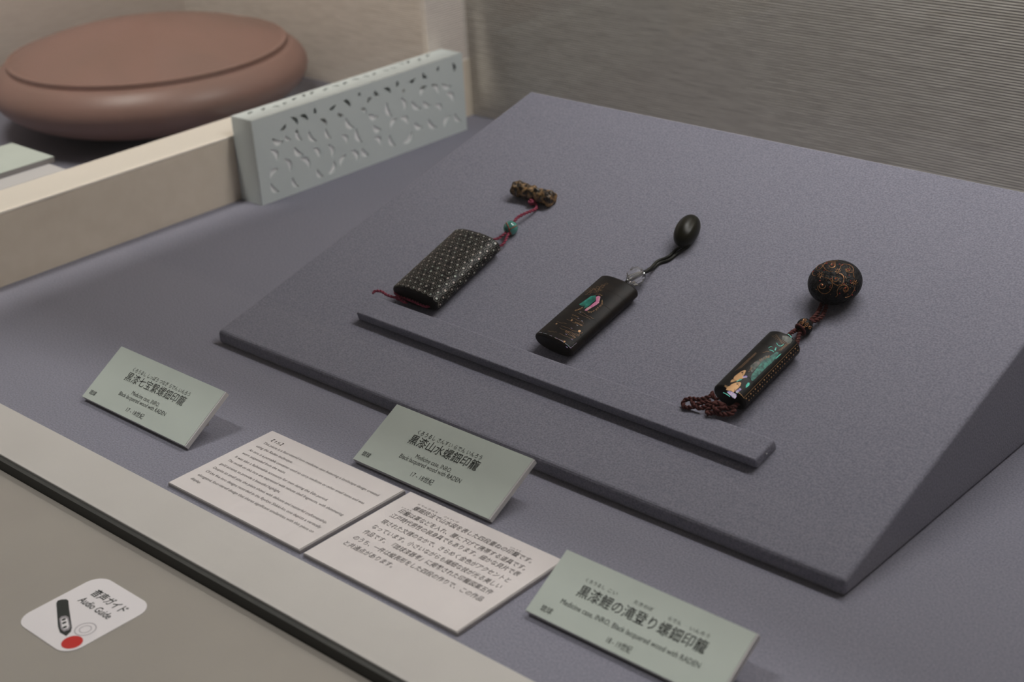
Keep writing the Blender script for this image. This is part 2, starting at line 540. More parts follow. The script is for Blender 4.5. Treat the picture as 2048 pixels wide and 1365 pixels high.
# ---- 1: case with star-in-hexagon shell inlay, pink cord
t1 = thing('medicine_case', 'black lacquer case covered in shell star hexagons, with pink cord and turquoise bead', 'medicine case', 'lacquered medicine cases on the slanted board')
c1 = Case((829, 598), (957, 479), 0.0530, 0.0195, 2.5)
ts = [0, 0.235, 0.42, 0.60, 0.79, 1]
for i in range(5):
    o = obj('case_lid' if i == 4 else 'case_tier', c1.segment(ts[i] * c1.len, ts[i + 1] * c1.len, 0.0022 if i == 0 else 0.00014, 0.0022 if i == 4 else 0.00014), 'black_lacquer', t1)
bm = bmesh.new(); pit = 0.0064; rows = int(c1.len / (pit * 0.866))
for j in range(rows):
    t = 0.0036 + j * pit * 0.866
    if t > c1.len - 0.003: break
    for i in range(-6, 7):
        s = (i + (0.5 if j % 2 else 0)) * pit
        if abs(s) > c1.a * 1.22: continue
        c1.dot(bm, s, t, random.uniform(0.0011, 0.0015), 6, star=0.48)
        for k in range(6):
            if random.random() < 0.12: continue
            a0 = math.radians(60 * k + 36); a1 = math.radians(60 * k + 84); rr = pit * 0.415
            c1.line(bm, [(s + rr * math.cos(a0), t + rr * math.sin(a0)), (s + rr * math.cos(a1), t + rr * math.sin(a1))], 0.0004, smooth=False, mi=1)
for k in range(34):                         # fine rim line at the foot
    if random.random() < 0.25: continue
    s = -c1.a * 1.05 + k / 33 * c1.a * 2.2
    c1.line(bm, [(s, 0.0024), (s + 0.0011, 0.0024)], 0.0003, smooth=False)
o = obj('shell_inlay', fix(bm), ['shell_pale', 'shell_ring'], t1); o['kind'] = 'stuff'; o['label'] = 'tiny pale shell stars inside broken hexagons'

Z1 = zoomed(700, 340, 4.55)
R1 = 0.00125
bead = PX(Z1((1462, 530)), 0.0063)
endc = c1.P0 + c1.T * c1.len
cord((t1, 'pink_cord'), [endc - c1.T * 0.003 + c1.X * 0.005, PX(Z1((1325, 632)), 0.006), PX(Z1((1385, 600)), 0.006), bead], R1)
cord((t1, 'pink_cord'), [endc - c1.T * 0.003 + c1.X * 0.0165, PX(Z1((1375, 690)), 0.004), PX(Z1((1420, 630)), 0.005), bead], R1)
cord((t1, 'pink_cord'), [bead, PX(Z1((1520, 440)), 0.007), PX(Z1((1600, 395)), 0.006), PX(Z1((1685, 360)), 0.003), PX(Z1((1700, 330)), 0.002), PX(Z1((1685, 300)), 0.003), PX(Z1((1655, 265)), 0.005)], R1 * 1.15)
for k in range(3):
    bm = bmesh.new()
    q = PX(Z1((1655, 295)), 0.0035)
    tube(bm, [q + (U * math.cos(a_) + (V if k != 1 else Nn) * math.sin(a_)) * 0.0022 * (1 if k else 0.7) + Nn * 0.001 * (k - 1) for a_ in [i * math.pi / 6 for i in range(13)]], 0.0013, 6)
    obj('cord_knot', bm, 'pink_cord', t1, True)
cord((t1, 'pink_cord'), [PX(Z1((205, 1125)), 0.0098), PX(Z1((235, 1102)), 0.0105), PX(Z1((290, 1108)), 0.0105), PX(Z1((340, 1140)), 0.009), PX(Z1((430, 1165)), 0.0085), PX(Z1((500, 1170)), 0.008), PX(Z1((600, 1208)), 0.0075), PX(Z1((690, 1245)), 0.0065), PX(Z1((745, 1232)), 0.006), endc - c1.T * (c1.len - 0.001) + c1.X * 0.02 - Nn * 0.002], R1)
cord((t1, 'pink_cord'), [PX(Z1((405, 1115)), 0.0085), PX(Z1((440, 1150)), 0.009), PX(Z1((470, 1190)), 0.0085), PX(Z1((520, 1215)), 0.007)], R1)
cord((t1, 'pink_cord'), [PX(Z1((405, 1120)), 0.0075), PX(Z1((455, 1130)), 0.0075), PX(Z1((475, 1165)), 0.007), PX(Z1((435, 1180)), 0.0065), PX(Z1((425, 1150)), 0.0075)], R1)
d = (PX(Z1((1520, 440)), 0.0065) - PX(Z1((1410, 590)), 0.0065)).normalized(); xx = d.cross(Nn).normalized(); yy = d.cross(xx)
br = 0.0064
bo = obj('bead', lathe([(br * math.sin(a_) if 0 < i < 16 else 0.0, -br * math.cos(a_)) for i, a_ in [(i, math.pi * i / 16) for i in range(17)]], 28, bead, d, xx, yy), 'turquoise', t1, True)
bo['label'] = 'turquoise bead with thin orange lines'
bm = bmesh.new()
up = (-ray((1020, 455))).normalized(); ux = up.cross(Nn).normalized(); uy = ux.cross(up)
for f in (lambda k: (-0.35 + 0.12 * math.sin(k * 3), -0.9 + 1.8 * k), lambda k: (-0.35 + 1.25 * k, -0.15 + 0.05 * math.sin(k * 4) + 0.25 * k * k), lambda k: (-0.35 + 0.2 * k, -0.15 - 0.75 * k)):
    pts = []
    for i in range(13):
        x, y = f(i / 12); l = min(0.97, math.hypot(x, y)); s_ = l / (math.hypot(x, y) or 1); x *= s_; y *= s_
        pts.append(bead + (ux * -x + uy * y + up * math.sqrt(max(0, 1 - x * x - y * y))) * br * 1.0)
    tube(bm, pts, 0.00035, 5)
obj('bead_line', bm, 'orange_line', bo)
# toggle: gnarled carved rod
nA = PX(Z1((1495, 165)), 0.0068); nB = PX(Z1((1850, 268)), 0.0062); ax = (nB - nA); L = ax.length; ax.normalize(); e1 = Nn.cross(ax).normalized(); e2 = ax.cross(e1)
bm = bmesh.new(); rings = []
for i in range(61):
    t = i / 60; rr = 0.0068 * (1.08 - 0.14 * math.sin(math.pi * t) - 0.05 * t)
    if t < 0.05: rr *= 0.62 + 0.38 * math.sqrt(t / 0.05)
    if t > 0.95: rr *= 0.62 + 0.38 * math.sqrt((1 - t) / 0.05)
    ring = []
    for k in range(30):
        a_ = 2 * math.pi * k / 30
        kk = 1 + 0.11 * math.sin(3 * a_ + 13 * t) * math.cos(9 * t + 2 * a_) + 0.07 * math.sin(5 * a_ - 31 * t) + 0.07 * math.sin(40 * t + 2 * a_)
        ring.append(bm.verts.new(nA + ax * (t * L) + (e1 * math.cos(a_) + e2 * math.sin(a_)) * rr * kk))
    rings.append(ring)
for a_, b2 in zip(rings, rings[1:]):
    for k in range(30): bm.faces.new((a_[k], a_[(k + 1) % 30], b2[(k + 1) % 30], b2[k]))
for rg, s_ in ((rings[0], -1), (rings[-1], 1)):
    c = bm.verts.new(sum((v.co for v in rg), Vector()) / 30 - ax * s_ * 0.0016)
    for k in range(30): bm.faces.new((rg[k], rg[(k + 1) % 30], c))
fix(bm)
o = obj('toggle', bm, 'carved_wood', t1, True); o['label'] = 'gnarled carved gold-brown rod toggle'
origin(t1, c1.P0 - Nn * c1.b)

# ---- 2: landscape case, black cord
t2 = thing('medicine_case', 'dark brown lacquer case with a green and pink shell mountain, black cord and crystal bead', 'medicine case', 'lacquered medicine cases on the slanted board')
c2 = Case((1105, 692), (1241, 571), 0.0400, 0.0165, 2.35)
ts = [0, 0.20, 0.42, 0.62, 0.80, 1]
for i in range(5):
    obj('case_lid' if i == 4 else 'case_tier', c2.segment(ts[i] * c2.len, ts[i + 1] * c2.len, 0.0018 if i == 0 else 0.00012, 0.0022 if i == 4 else 0.00012), 'brown_lacquer', t2)
Z2 = zoomed(1040, 530, 6.823)
CH = lambda p: c2.chart(Z2(p))
bm = bmesh.new()
c2.poly(bm, [CH(p) for p in [(805, 540), (860, 505), (905, 475), (965, 430), (1030, 418), (1040, 455), (1020, 495), (985, 520), (950, 555), (905, 580), (870, 600), (890, 560), (850, 570)]], mi=0)
o = obj('shell_mountain', fix(bm), 'shell_green', t2); o['label'] = 'green shell inlay'
bm = bmesh.new()
c2.poly(bm, [CH(p) for p in [(1040, 440), (1075, 425), (1100, 440), (1090, 480), (1080, 520), (1030, 555), (975, 590), (915, 630), (880, 625), (905, 595), (955, 565), (995, 530), (1035, 500)]])
o = obj('shell_mountain', fix(bm), 'shell_pink', t2); o['label'] = 'pink shell inlay'
bm = bmesh.new()
def dashes(c, CHf, pts, n, ln, wd, ang, mi=0, jit=0.15):
    P = [CHf(p) for p in pts]; P = spline([Vector((p[0], p[1], 0)) for p in P], 12)
    for k in range(n):
        p = P[int(k / max(n - 1, 1) * (len(P) - 1))]; a_ = ang + random.uniform(-jit, jit); l = ln * random.uniform(0.6, 1.2)
        c.line(bm, [(p.x, p.y), (p.x + l * math.cos(a_), p.y + l * math.sin(a_))], wd, smooth=False, mi=mi)
dashes(c2, CH, [(925, 640), (985, 635), (1050, 590), (1105, 530), (1125, 480)], 20, 0.0016, 0.00022, -0.5, jit=0.7)
dashes(c2, CH, [(1030, 405), (1070, 405), (1110, 425)], 8, 0.0012, 0.0002, 1.2, jit=0.7)
dashes(c2, CH, [(615, 920), (680, 965), (745, 1000)], 9, 0.0017, 0.00026, 1.4)
dashes(c2, CH, [(745, 790), (790, 810), (830, 835)], 7, 0.0016, 0.00026, 1.4)
dashes(c2, CH, [(705, 690), (760, 705), (790, 720)], 7, 0.0011, 0.00022, 1.4)
dashes(c2, CH, [(750, 630), (800, 610), (850, 590)], 14, 0.0013, 0.00024, 1.0, jit=1.0)
for p, r_d in (((812, 908), 0.0011), ((706, 757), 0.0008), ((500, 808), 0.0008), ((607, 1052), 0.0008)):
    s, t = CH(p); c2.dot(bm, s, t, r_d, 9)
o = obj('gold_inlay', fix(bm), 'pale_gold', t2); o['kind'] = 'stuff'; o['label'] = 'fine gold grasses and dots'
bm = bmesh.new()
for y0_, x0_, x1_, sg in ((640, 820, 1010, 0.52), (660, 790, 960, 0.5), (720, 700, 870, 0.45), (750, 640, 860, 0.42), (835, 560, 860, 0.36), (860, 540, 800, 0.40), (900, 620, 830, 0.42), (940, 540, 740, 0.40), (1000, 480, 620, 0.30), (780, 500, 640, 0.2), (905, 380, 500, 0.15)):
    pts = [CH((x0_ + (x1_ - x0_) * k / 8, y0_ + (x1_ - x0_) * k / 8 * sg + random.uniform(-7, 7))) for k in range(9)]
    c2.line(bm, pts, 0.00026)
for k in range(16):
    x0_ = random.uniform(880, 1120); y0_ = 640 - x0_ * 0.30 + random.uniform(-25, 55)
    pts = [CH((x0_ + random.uniform(-5, 5) + k2 * 22, y0_ - k2 * random.uniform(4, 14) + 12 * math.sin(k2 * 2))) for k2 in range(5)]
    c2.line(bm, pts, 0.0003)
o = obj('line_inlay', fix(bm), 'dim_gold', t2); o['kind'] = 'stuff'
bm = bmesh.new()
for p in ((823, 648), (795, 733), (783, 828), (703, 868), (708, 1020), (572, 1042), (630, 950), (640, 1140), (848, 770)):
    s, t = CH(p); c2.line(bm, [(s - 0.0007, t), (s + 0.0008, t + 0.0001)], 0.0004, smooth=False)
for k in range(26):
    s = -c2.a * 0.75 + k / 25 * c2.a * 1.75
    if random.random() < 0.75: c2.line(bm, [(s, 0.0021), (s + 0.0012, 0.0021)], 0.00026, smooth=False)
    if k < 6 : c2.line(bm, [(c2.a * 1.0, 0.0021 + k * 0.0012), (c2.a * 1.0, 0.0030 + k * 0.0012)], 0.00024, smooth=False)
o = obj('shell_inlay', fix(bm), 'shell_violet', t2); o['kind'] = 'stuff'
ZB = zoomed(1040, 410, 4.137)
e_c = c2.P0 + c2.T * c2.len
xc = PX(ZB((960, 592)), 0.0085)
bm = bmesh.new(); tube(bm, spline([e_c - c2.T * 0.003 + c2.X * 0.003, PX(ZB((893, 625)), 0.003), xc], 6), 0.0013, 8); obj('cord', bm, 'black_cord', t2, True)
nut = PX(ZB((1382, 215)), 0.0098)
bm = bmesh.new(); tube(bm, spline([xc, PX(ZB((1030, 555)), 0.009), PX(ZB((1085, 520)), 0.006), PX(ZB((1140, 465)), 0.002), PX(ZB((1225, 430)), 0.0016), PX(ZB((1300, 365)), 0.003), PX(ZB((1345, 340)), 0.006)], 8), 0.0013, 8); obj('cord', bm, 'black_cord', t2, True)
bm = bmesh.new(); tube(bm, spline([xc, PX(ZB((1030, 562)), 0.007), PX(ZB((1090, 533)), 0.004), PX(ZB((1150, 485)), 0.0014), PX(ZB((1235, 455)), 0.0014), PX(ZB((1310, 395)), 0.002), PX(ZB((1380, 350)), 0.003), PX(ZB((1395, 330)), 0.006)], 8), 0.0013, 8); obj('cord', bm, 'black_cord', t2, True)
d = (PX(ZB((1030, 555)), 0.009) - PX(ZB((893, 625)), 0.003)).normalized(); xx = d.cross(Nn).normalized(); yy = d.cross(xx)
o = obj('bead', lathe([(0.0026, -0.0078), (0.0066, -0.0046), (0.0084, 0.0), (0.0066, 0.0046), (0.0026, 0.0078), (0.0017, 0.0078), (0.0017, -0.0078), (0.0026, -0.0078)], 8, xc, d, xx, yy), 'crystal', t2)
o['label'] = 'clear faceted crystal bead'
obj('bead_sleeve', lathe([(0.0016, -0.007), (0.0016, 0.0075), (0.00135, 0.0075), (0.00135, -0.007), (0.0016, -0.007)], 16, xc, d, xx, yy), 'silver', o, True)
# nut-shaped toggle, long axis leaning along the cord, with seam groove
d = (PX(ZB((1440, 110)), 0.0098) - PX(ZB((1325, 320)), 0.0098)); hl = d.length / 2 * 1.02; d.normalize(); xx = d.cross(Nn).normalized(); yy = d.cross(xx)
bm = bmesh.new(); rings = []
for i in range(1, 32):
    a_ = math.pi * i / 32; h = -math.cos(a_) * hl; rr = 0.0098 * math.sin(a_) ** 0.86
    ring = []
    for k in range(48):
        b2 = 2 * math.pi * k / 48; gr = 1
        for g in (0.9, 2.3, 4.2, 5.4):
            gr -= 0.05 * math.exp(-((b2 - g) / 0.06) ** 2)
        ring.append(bm.verts.new(nut + d * h + (xx * math.cos(b2) + yy * math.sin(b2)) * rr * gr))
    rings.append(ring)
for a_, b2 in zip(rings, rings[1:]):
    for k in range(48): bm.faces.new((a_[k], a_[(k + 1) % 48], b2[(k + 1) % 48], b2[k]))
for rg, h in ((rings[0], -hl), (rings[-1], hl)):
    c = bm.verts.new(nut + d * h)
    for k in range(48): bm.faces.new((rg[k], rg[(k + 1) % 48], c))
o = obj('toggle', fix(bm), 'dark_nut', t2, True); o['label'] = 'smooth black nut-shaped toggle'
origin(t2, c2.P0 - Nn * c2.b)

# ---- 3: carp case, dark red cord
t3 = thing('medicine_case', 'slim black lacquer case with gold carp and teal shell waterfall, dark red cord, round toggle', 'medicine case', 'lacquered medicine cases on the slanted board')
c3 = Case((1458, 797), (1570, 684), 0.0285, 0.0200, 2.15)
ts = [0, 0.25, 0.5, 0.75, 1]
for i in range(4):
    obj('case_lid' if i == 3 else 'case_tier', c3.segment(ts[i] * c3.len, ts[i + 1] * c3.len, 0.0015 if i == 0 else 0.0001, 0.0018 if i == 3 else 0.0001), 'black_lacquer', t3)
Z3 = zoomed(1400, 650, 6.827)
CH = lambda p: c3.chart(Z3(p))
bm = bmesh.new()
c3.poly(bm, [CH(p) for p in [(415, 790), (425, 760), (455, 745), (470, 710), (520, 670), (570, 635), (610, 620), (628, 628), (615, 665), (590, 700), (590, 735), (565, 738), (540, 745), (505, 770), (470, 775), (440, 785)]])
c3.poly(bm, [CH(p) for p in [(330, 840), (375, 850), (410, 835), (430, 812), (490, 792), (540, 783), (560, 795), (552, 830), (525, 865), (490, 890), (455, 925), (430, 905), (380, 900), (355, 890), (365, 865)]])
o = obj('carp_inlay', fix(bm), 'pale_gold', t3); o['label'] = 'two pale gold carp'
bm = bmesh.new()
for p in ((573, 655), (508, 812)):
    s, t = CH(p); c3.dot(bm, s, t, 0.0006, 10, off=0.0003)
for a_, b2 in (((590, 640), (585, 690)), ((530, 790), (528, 840)), ((455, 752), (500, 768)), ((360, 855), (385, 850)), ((470, 905), (480, 880))):
    c3.line(bm, [CH(a_), CH(b2)], 0.00028, off=0.0003, smooth=False)
obj('carp_detail', fix(bm), 'black_lacquer', t3)
bm = bmesh.new()
c3.poly(bm, [CH(p) for p in [(690, 720), (715, 670), (780, 590), (850, 500), (920, 450), (1000, 400), (1050, 370), (1075, 385), (1040, 450), (980, 525), (900, 590), (820, 670), (750, 745), (725, 770), (700, 760)]])
c3.poly(bm, [CH(p) for p in [(690, 560), (760, 500), (830, 470), (900, 420), (940, 430), (880, 480), (820, 530), (770, 590), (715, 650), (690, 640)]], mi=1)
c3.poly(bm, [CH(p) for p in [(1125, 150), (1165, 150), (1210, 160), (1250, 185), (1258, 215), (1235, 255), (1195, 262), (1180, 235), (1150, 225), (1125, 195)]], mi=1)
o = obj('shell_waterfall', fix(bm), ['shell_teal', 'shell_dim'], t3); o['label'] = 'teal shell waterfall'
bm = bmesh.new(); c3.poly(bm, [CH(p) for p in [(625, 865), (628, 825), (655, 790), (680, 795), (672, 825), (648, 850)]]); obj('bright_shell_inlay', fix(bm), 'shell_bright', t3)
bm = bmesh.new(); c3.line(bm, [CH(p) for p in [(1030, 470), (1070, 430), (1105, 400)]], 0.0007, taper=True); obj('bright_shell_inlay', fix(bm), 'shell_bright', t3)
bm = bmesh.new(); c3.line(bm, [CH(p) for p in [(945, 345), (985, 355), (1010, 375)]], 0.0006, taper=True); obj('bright_shell_inlay', fix(bm), 'shell_bright', t3)
bm = bmesh.new(); c3.line(bm, [CH(p) for p in [(1025, 355), (1030, 335), (1040, 310)]], 0.0008, taper=True); obj('bright_shell_inlay', fix(bm), 'shell_bright', t3)
bm = bmesh.new(); c3.line(bm, [CH(p) for p in [(930, 325), (965, 300), (990, 310)]], 0.0004, taper=True); obj('bright_shell_inlay', fix(bm), 'shell_bright', t3)
bm = bmesh.new(); c3.line(bm, [CH(p) for p in [(1045, 250), (1070, 285), (1110, 290), (1140, 265)]], 0.00035); obj('bright_shell_inlay', fix(bm), 'shell_bright', t3)
bm = bmesh.new(); c3.line(bm, [CH(p) for p in [(500, 780), (530, 760), (575, 745)]], 0.0007, taper=True); obj('bright_shell_inlay', fix(bm), 'shell_bright', t3)
bm = bmesh.new(); c3.line(bm, [CH(p) for p in [(315, 928), (360, 950), (410, 985)]], 0.0005); obj('bright_shell_inlay', fix(bm), 'shell_bright', t3)
bm = bmesh.new(); c3.line(bm, [CH(p) for p in [(1200, 130), (1230, 150), (1250, 180)]], 0.0004); obj('bright_shell_inlay', fix(bm), 'shell_bright', t3)
bm = bmesh.new()
c3.poly(bm, [CH(p) for p in [(365, 920), (400, 905), (435, 915), (460, 930), (495, 950), (500, 985), (480, 1012), (450, 1000), (425, 975), (395, 950)]])
for p in [(520, 905), (545, 885), (505, 920), (600, 715), (630, 712)]:
    s, t = CH(p); c3.dot(bm, s, t, 0.0010, 8)
o = obj('shell_wave', fix(bm), 'shell_violet', t3); o['label'] = 'violet and green shell spray'
bm = bmesh.new()
for k in range(26):
    a_ = random.random(); x0_ = 810 + a_ * 140; y0_ = 490 - a_ * 60 + random.uniform(-12, 16)
    s, t = CH((x0_, y0_)); c3.dot(bm, s, t, 0.00032, 5, off=0.0003)
for k in range(14):
    a_ = random.random(); s, t = CH((660 + a_ * 45 + random.uniform(-10, 10), 670 - a_ * 85)); c3.dot(bm, s, t, 0.00032, 5, off=0.0003)
for k in range(10):
    s, t = CH((860 + k * 9, 380 - k * 1.5 + random.uniform(-6, 6))); c3.dot(bm, s, t, 0.00028, 5, off=0.0003)
for k in range(9):
    y0_ = 0; pts = [CH((470 + k * 12 + i * (58 - k * 2), 640 - k * 6 - i * (52 - k * 1.5))) for i in range(6)]
    c3.line(bm, pts, 0.00013)
for k in range(6):
    pts = [CH((980 + k * 24 + i * 20, 150 + k * 20 + 14 * math.sin(i * 1.7 + k))) for i in range(5)]
    c3.line(bm, pts, 0.00022)
for k in range(5):
    pts = [CH((1060 + k * 12 + i * 30, 360 - k * 2 - i * 26)) for i in range(5)]
    c3.line(bm, pts, 0.00014)
o = obj('gold_inlay', fix(bm), 'dim_gold', t3); o['kind'] = 'stuff'
bm = bmesh.new()
s_edge = c3.a * 1.13
for r_ in range(2):
    for k in range(24):
        t = 0.003 + k * (c3.len - 0.006) / 23 + (0.0016 if r_ else 0)
        c3.dot(bm, s_edge + r_ * 0.0028 + (0.0002 if k % 2 else 0), t, 0.00062 if k % 2 == 0 else 0.00036, 7, off=0.0003)
c3.line(bm, [(s_edge - 0.0016, 0.002 + k * (c3.len - 0.004) / 8) for k in range(9)], 0.00018)
for k in range(14):
    c3.line(bm, [(-c3.a * 0.2 + k * 0.0013, 0.0016), (-c3.a * 0.2 + k * 0.0013 + 0.0011, 0.0016)], 0.00035, smooth=False)
o = obj('gold_stud_row', fix(bm), 'pale_gold', t3); o['kind'] = 'stuff'; o['label'] = 'rows of tiny gold studs along the side'
ZC = zoomed(1340, 500, 3.7925)
R3 = 0.0017
e3 = c3.P0 + c3.T * c3.len
bd = PX(ZC((1022, 580)), 0.0062)
cord((t3, 'dark_red_cord'), [e3 - c3.T * 0.003 + c3.X * -0.002, PX(ZC((925, 628)), 0.009), PX(ZC((980, 600)), 0.003), bd], R3)
cord((t3, 'dark_red_cord'), [e3 - c3.T * 0.004 + c3.X * 0.011, PX(ZC((965, 700)), 0.006), PX(ZC((985, 630)), 0.006), bd], R3)
cord((t3, 'dark_red_cord'), [bd, PX(ZC((1075, 530)), 0.007), PX(ZC((1120, 480)), 0.006), PX(ZC((1145, 430)), 0.005), PX(ZC((1160, 385)), 0.006)], R3)
cord((t3, 'dark_red_cord'), [bd, PX(ZC((1085, 545)), 0.006), PX(ZC((1145, 515)), 0.005), PX(ZC((1180, 450)), 0.004), PX(ZC((1190, 395)), 0.006)], R3)
foot = c3.P0
cord((t3, 'dark_red_cord'), [PX(ZC((330, 1090)), 0.012), PX(ZC((300, 1115)), 0.013), PX(ZC((230, 1135)), 0.0125), PX(ZC((150, 1130)), 0.012), PX(ZC((105, 1150)), 0.011), PX(ZC((105, 1190)), 0.0102), PX(ZC((165, 1195)), 0.0104), PX(ZC((225, 1165)), 0.012), PX(ZC((310, 1150)), 0.0125)], R3)
cord((t3, 'dark_red_cord'), [PX(ZC((160, 1150)), 0.0115), PX(ZC((215, 1200)), 0.011), PX(ZC((260, 1195)), 0.011), PX(ZC((320, 1165)), 0.0125), PX(ZC((370, 1165)), 0.0125), PX(ZC((430, 1190)), 0.010)], R3)
cord((t3, 'dark_red_cord'), [PX(ZC((275, 1235)), 0.0102), PX(ZC((300, 1205)), 0.011), PX(ZC((345, 1165)), 0.0135), PX(ZC((390, 1175)), 0.0135), PX(ZC((420, 1205)), 0.0115), PX(ZC((480, 1195)), 0.010), PX(ZC((515, 1165)), 0.009)], R3 * 1.1)
cord((t3, 'dark_red_cord'), [PX(ZC((280, 1245)), 0.0102), PX(ZC((340, 1235)), 0.0105), PX(ZC((400, 1250)), 0.0102), PX(ZC((470, 1240)), 0.0102), PX(ZC((490, 1205)), 0.0105)], R3 * 1.1)
cord((t3, 'dark_red_cord'), [PX(ZC((330, 1195)), 0.0125), PX(ZC((360, 1215)), 0.013), PX(ZC((400, 1190)), 0.0135), PX(ZC((375, 1165)), 0.014), PX(ZC((330, 1180)), 0.0135)], R3 * 1.1)
cord((t3, 'dark_red_cord'), [PX(ZC((325, 1085)), 0.012), PX(ZC((320, 1105)), 0.013), PX(ZC((335, 1120)), 0.012), PX(ZC((360, 1140)), 0.011)], R3)
d = (PX(ZC((1075, 530)), 0.007) - PX(ZC((975, 610)), 0.0065)).normalized(); xx = d.cross(Nn).normalized(); yy = d.cross(xx)
br = 0.0062
bo = obj('bead', lathe([(br * math.sin(a_) if 0 < i < 14 else 0.0, -br * 0.95 * math.cos(a_)) for i, a_ in [(i, math.pi * i / 14) for i in range(15)]], 24, bd, d, xx, yy), 'carved_black', t3, True)
bo['label'] = 'small dark bead with gold scrolls'
bm = bmesh.new()
def sph(x, y, C0, ux, uy, up, r): l = math.hypot(x, y); k = min(1, 0.97 / (l or 1)); x *= k; y *= k; return C0 + (ux * x + uy * y + up * math.sqrt(1 - x * x - y * y)) * r
up = (-ray((1610, 652))).normalized(); ux = Nn.cross(up).normalized(); uy = up.cross(ux)
for cx_, cy_, q in ((-0.35, 0.35, 0.3), (0.25, 0.1, 0.28), (0.1, 0.62, 0.25), (0.55, -0.3, 0.22), (-0.2, -0.2, 0.2)):
    tube(bm, [sph(cx_ + q * (1 - i / 22) * math.cos(i * 0.5), cy_ + q * (1 - i / 22) * math.sin(i * 0.5), bd, ux, uy, up, br) for i in range(19)], 0.00028, 5)
obj('bead_scroll', bm, 'gold', bo)
tube_pts = [bd - d * br * 0.72 + (xx * math.cos(a_) + yy * math.sin(a_)) * br * 0.68 for a_ in [2 * math.pi * i / 24 for i in range(25)]]
bm = bmesh.new(); tube(bm, tube_pts, 0.0011, 8)
obj('bead_ring', bm, 'dark_red_cord', bo, True)
# round flattened toggle with gold scrolls
A3, B3 = 0.0203, 0.0142
tc3 = PX((1670, 565), B3)
prof = [(A3 * math.sin(math.pi * i / 28) if 0 < i < 28 else 0.0, -B3 * math.cos(math.pi * i / 28)) for i in range(29)]
tg = obj('toggle', lathe(prof, 56, tc3, Nn, U, V), 'carved_black', t3, True); tg['label'] = 'round flattened black toggle with copper scrolls'


def on_toggle(p, lift=1.0):
    d = ray(p); o_ = CAM - tc3
    q = lambda v: Vector((v.dot(U) / A3, v.dot(V) / A3, v.dot(Nn) / B3))
    dd, oo = q(d), q(o_)
    A_ = dd.dot(dd); B_ = oo.dot(dd); C_ = oo.dot(oo) - lift * lift
    di = B_ * B_ - A_ * C_
    if di < 0: return None
    return CAM + d * ((-B_ - math.sqrt(di)) / A_)


Z4 = zoomed(1600, 500, 9.75)
bm = bmesh.new()


def scroll(pts, r=0.00024):
    P = spline([Vector((p[0], p[1], 0)) for p in pts], 6)
    Q = [on_toggle(Z4((p.x, p.y))) for p in P]; Q = [q for q in Q if q]
    if len(Q) > 2: tube(bm, Q, r, 5)


def spiral(cx_, cy_, r0, turns, a0, sgn, tail=(), sq=0.9):
    pts = []
    n = int(turns * 10)
    for i in range(n + 1):
        t = i / n; a_ = a0 + sgn * turns * 2 * math.pi * t; q = r0 * (0.12 + 0.88 * t)
        pts.append((cx_ + q * math.cos(a_), cy_ + q * sq * math.sin(a_)))
    scroll(pts + list(tail))


spiral(700, 565, 80, 1.25, 2.2, 1)
scroll([(625, 590), (640, 640), (690, 680), (750, 690), (815, 670), (850, 610), (855, 550), (830, 490), (790, 470), (765, 462)])
spiral(425, 700, 78, 1.2, 1.2, -1)
scroll([(350, 700), (345, 745), (375, 800), (425, 845), (490, 857), (560, 825), (610, 760), (630, 690), (615, 620), (570, 570), (520, 548), (480, 540)])
spiral(890, 755, 55, 1.3, 0.4, 1)
scroll([(845, 745), (850, 800), (885, 825), (930, 800), (945, 750), (915, 705), (860, 685), (800, 700), (750, 745), (722, 820), (735, 880)])
scroll([(735, 880), (720, 895), (695, 920)])
spiral(625, 295, 60, 1.2, 1.0, 1)
scroll([(565, 300), (590, 340), (640, 350), (685, 320), (685, 270), (640, 245), (560, 245), (500, 255), (460, 300), (470, 350), (520, 400), (590, 422), (640, 418)])
spiral(935, 380, 50, 1.2, 0.2, -1)
scroll([(885, 370), (900, 410), (950, 440), (1010, 440), (1045, 410), (1030, 350), (980, 300), (900, 280), (830, 285), (795, 320), (790, 370)])
scroll([(310, 385), (330, 330), (380, 290), (430, 290), (440, 320), (410, 360), (360, 385), (330, 385)])
scroll([(250, 420), (245, 470), (265, 500), (300, 505)])
scroll([(1040, 445), (1045, 500), (1065, 545)])
scroll([(1070, 715), (1060, 770), (1020, 840), (980, 895), (920, 925), (880, 930)])
scroll([(470, 235), (560, 225), (640, 225), (740, 212)])
for cx_, cy_, q in ((735, 410, 55), (400, 490, 65), (1060, 640, 60)):
    for k in range(7):
        a_ = k * 0.9 + cx_
        scroll([(cx_ + q * 0.3 * math.cos(a_), cy_ + q * 0.3 * math.sin(a_)), (cx_ + q * 0.6 * math.cos(a_ + 0.35), cy_ + q * 0.6 * math.sin(a_ + 0.35)), (cx_ + q * math.cos(a_ + 0.1), cy_ + q * math.sin(a_ + 0.1))], 0.00022)
for k in range(40):
    a_ = random.random() * 6.28; q = math.sqrt(random.random())
    x0_, y0_ = 690 + 440 * q * math.cos(a_), 600 + 380 * q * math.sin(a_)
    scroll([(x0_, y0_), (x0_ + random.uniform(-25, 25), y0_ + random.uniform(-25, 25))], 0.00013)
o = obj('copper_scroll', bm, 'gold', tg); o['kind'] = 'stuff'
bm = bmesh.new()
for p in ((625, 295), (425, 690), (885, 745), (700, 560), (945, 385), (390, 605), (585, 725), (860, 660), (470, 400), (960, 495), (990, 645), (775, 850), (1020, 880), (520, 268), (825, 295), (600, 562), (1070, 795), (770, 285), (985, 603), (260, 420), (375, 345)):
    q = on_toggle(Z4(p))
    if q:
        r2 = bmesh.ops.create_icosphere(bm, subdivisions=1, radius=0.00042 if random.random() < .6 else 0.0006, matrix=Matrix.Translation(q))
o = obj('red_dot', bm, 'red_print', tg); o['kind'] = 'stuff'
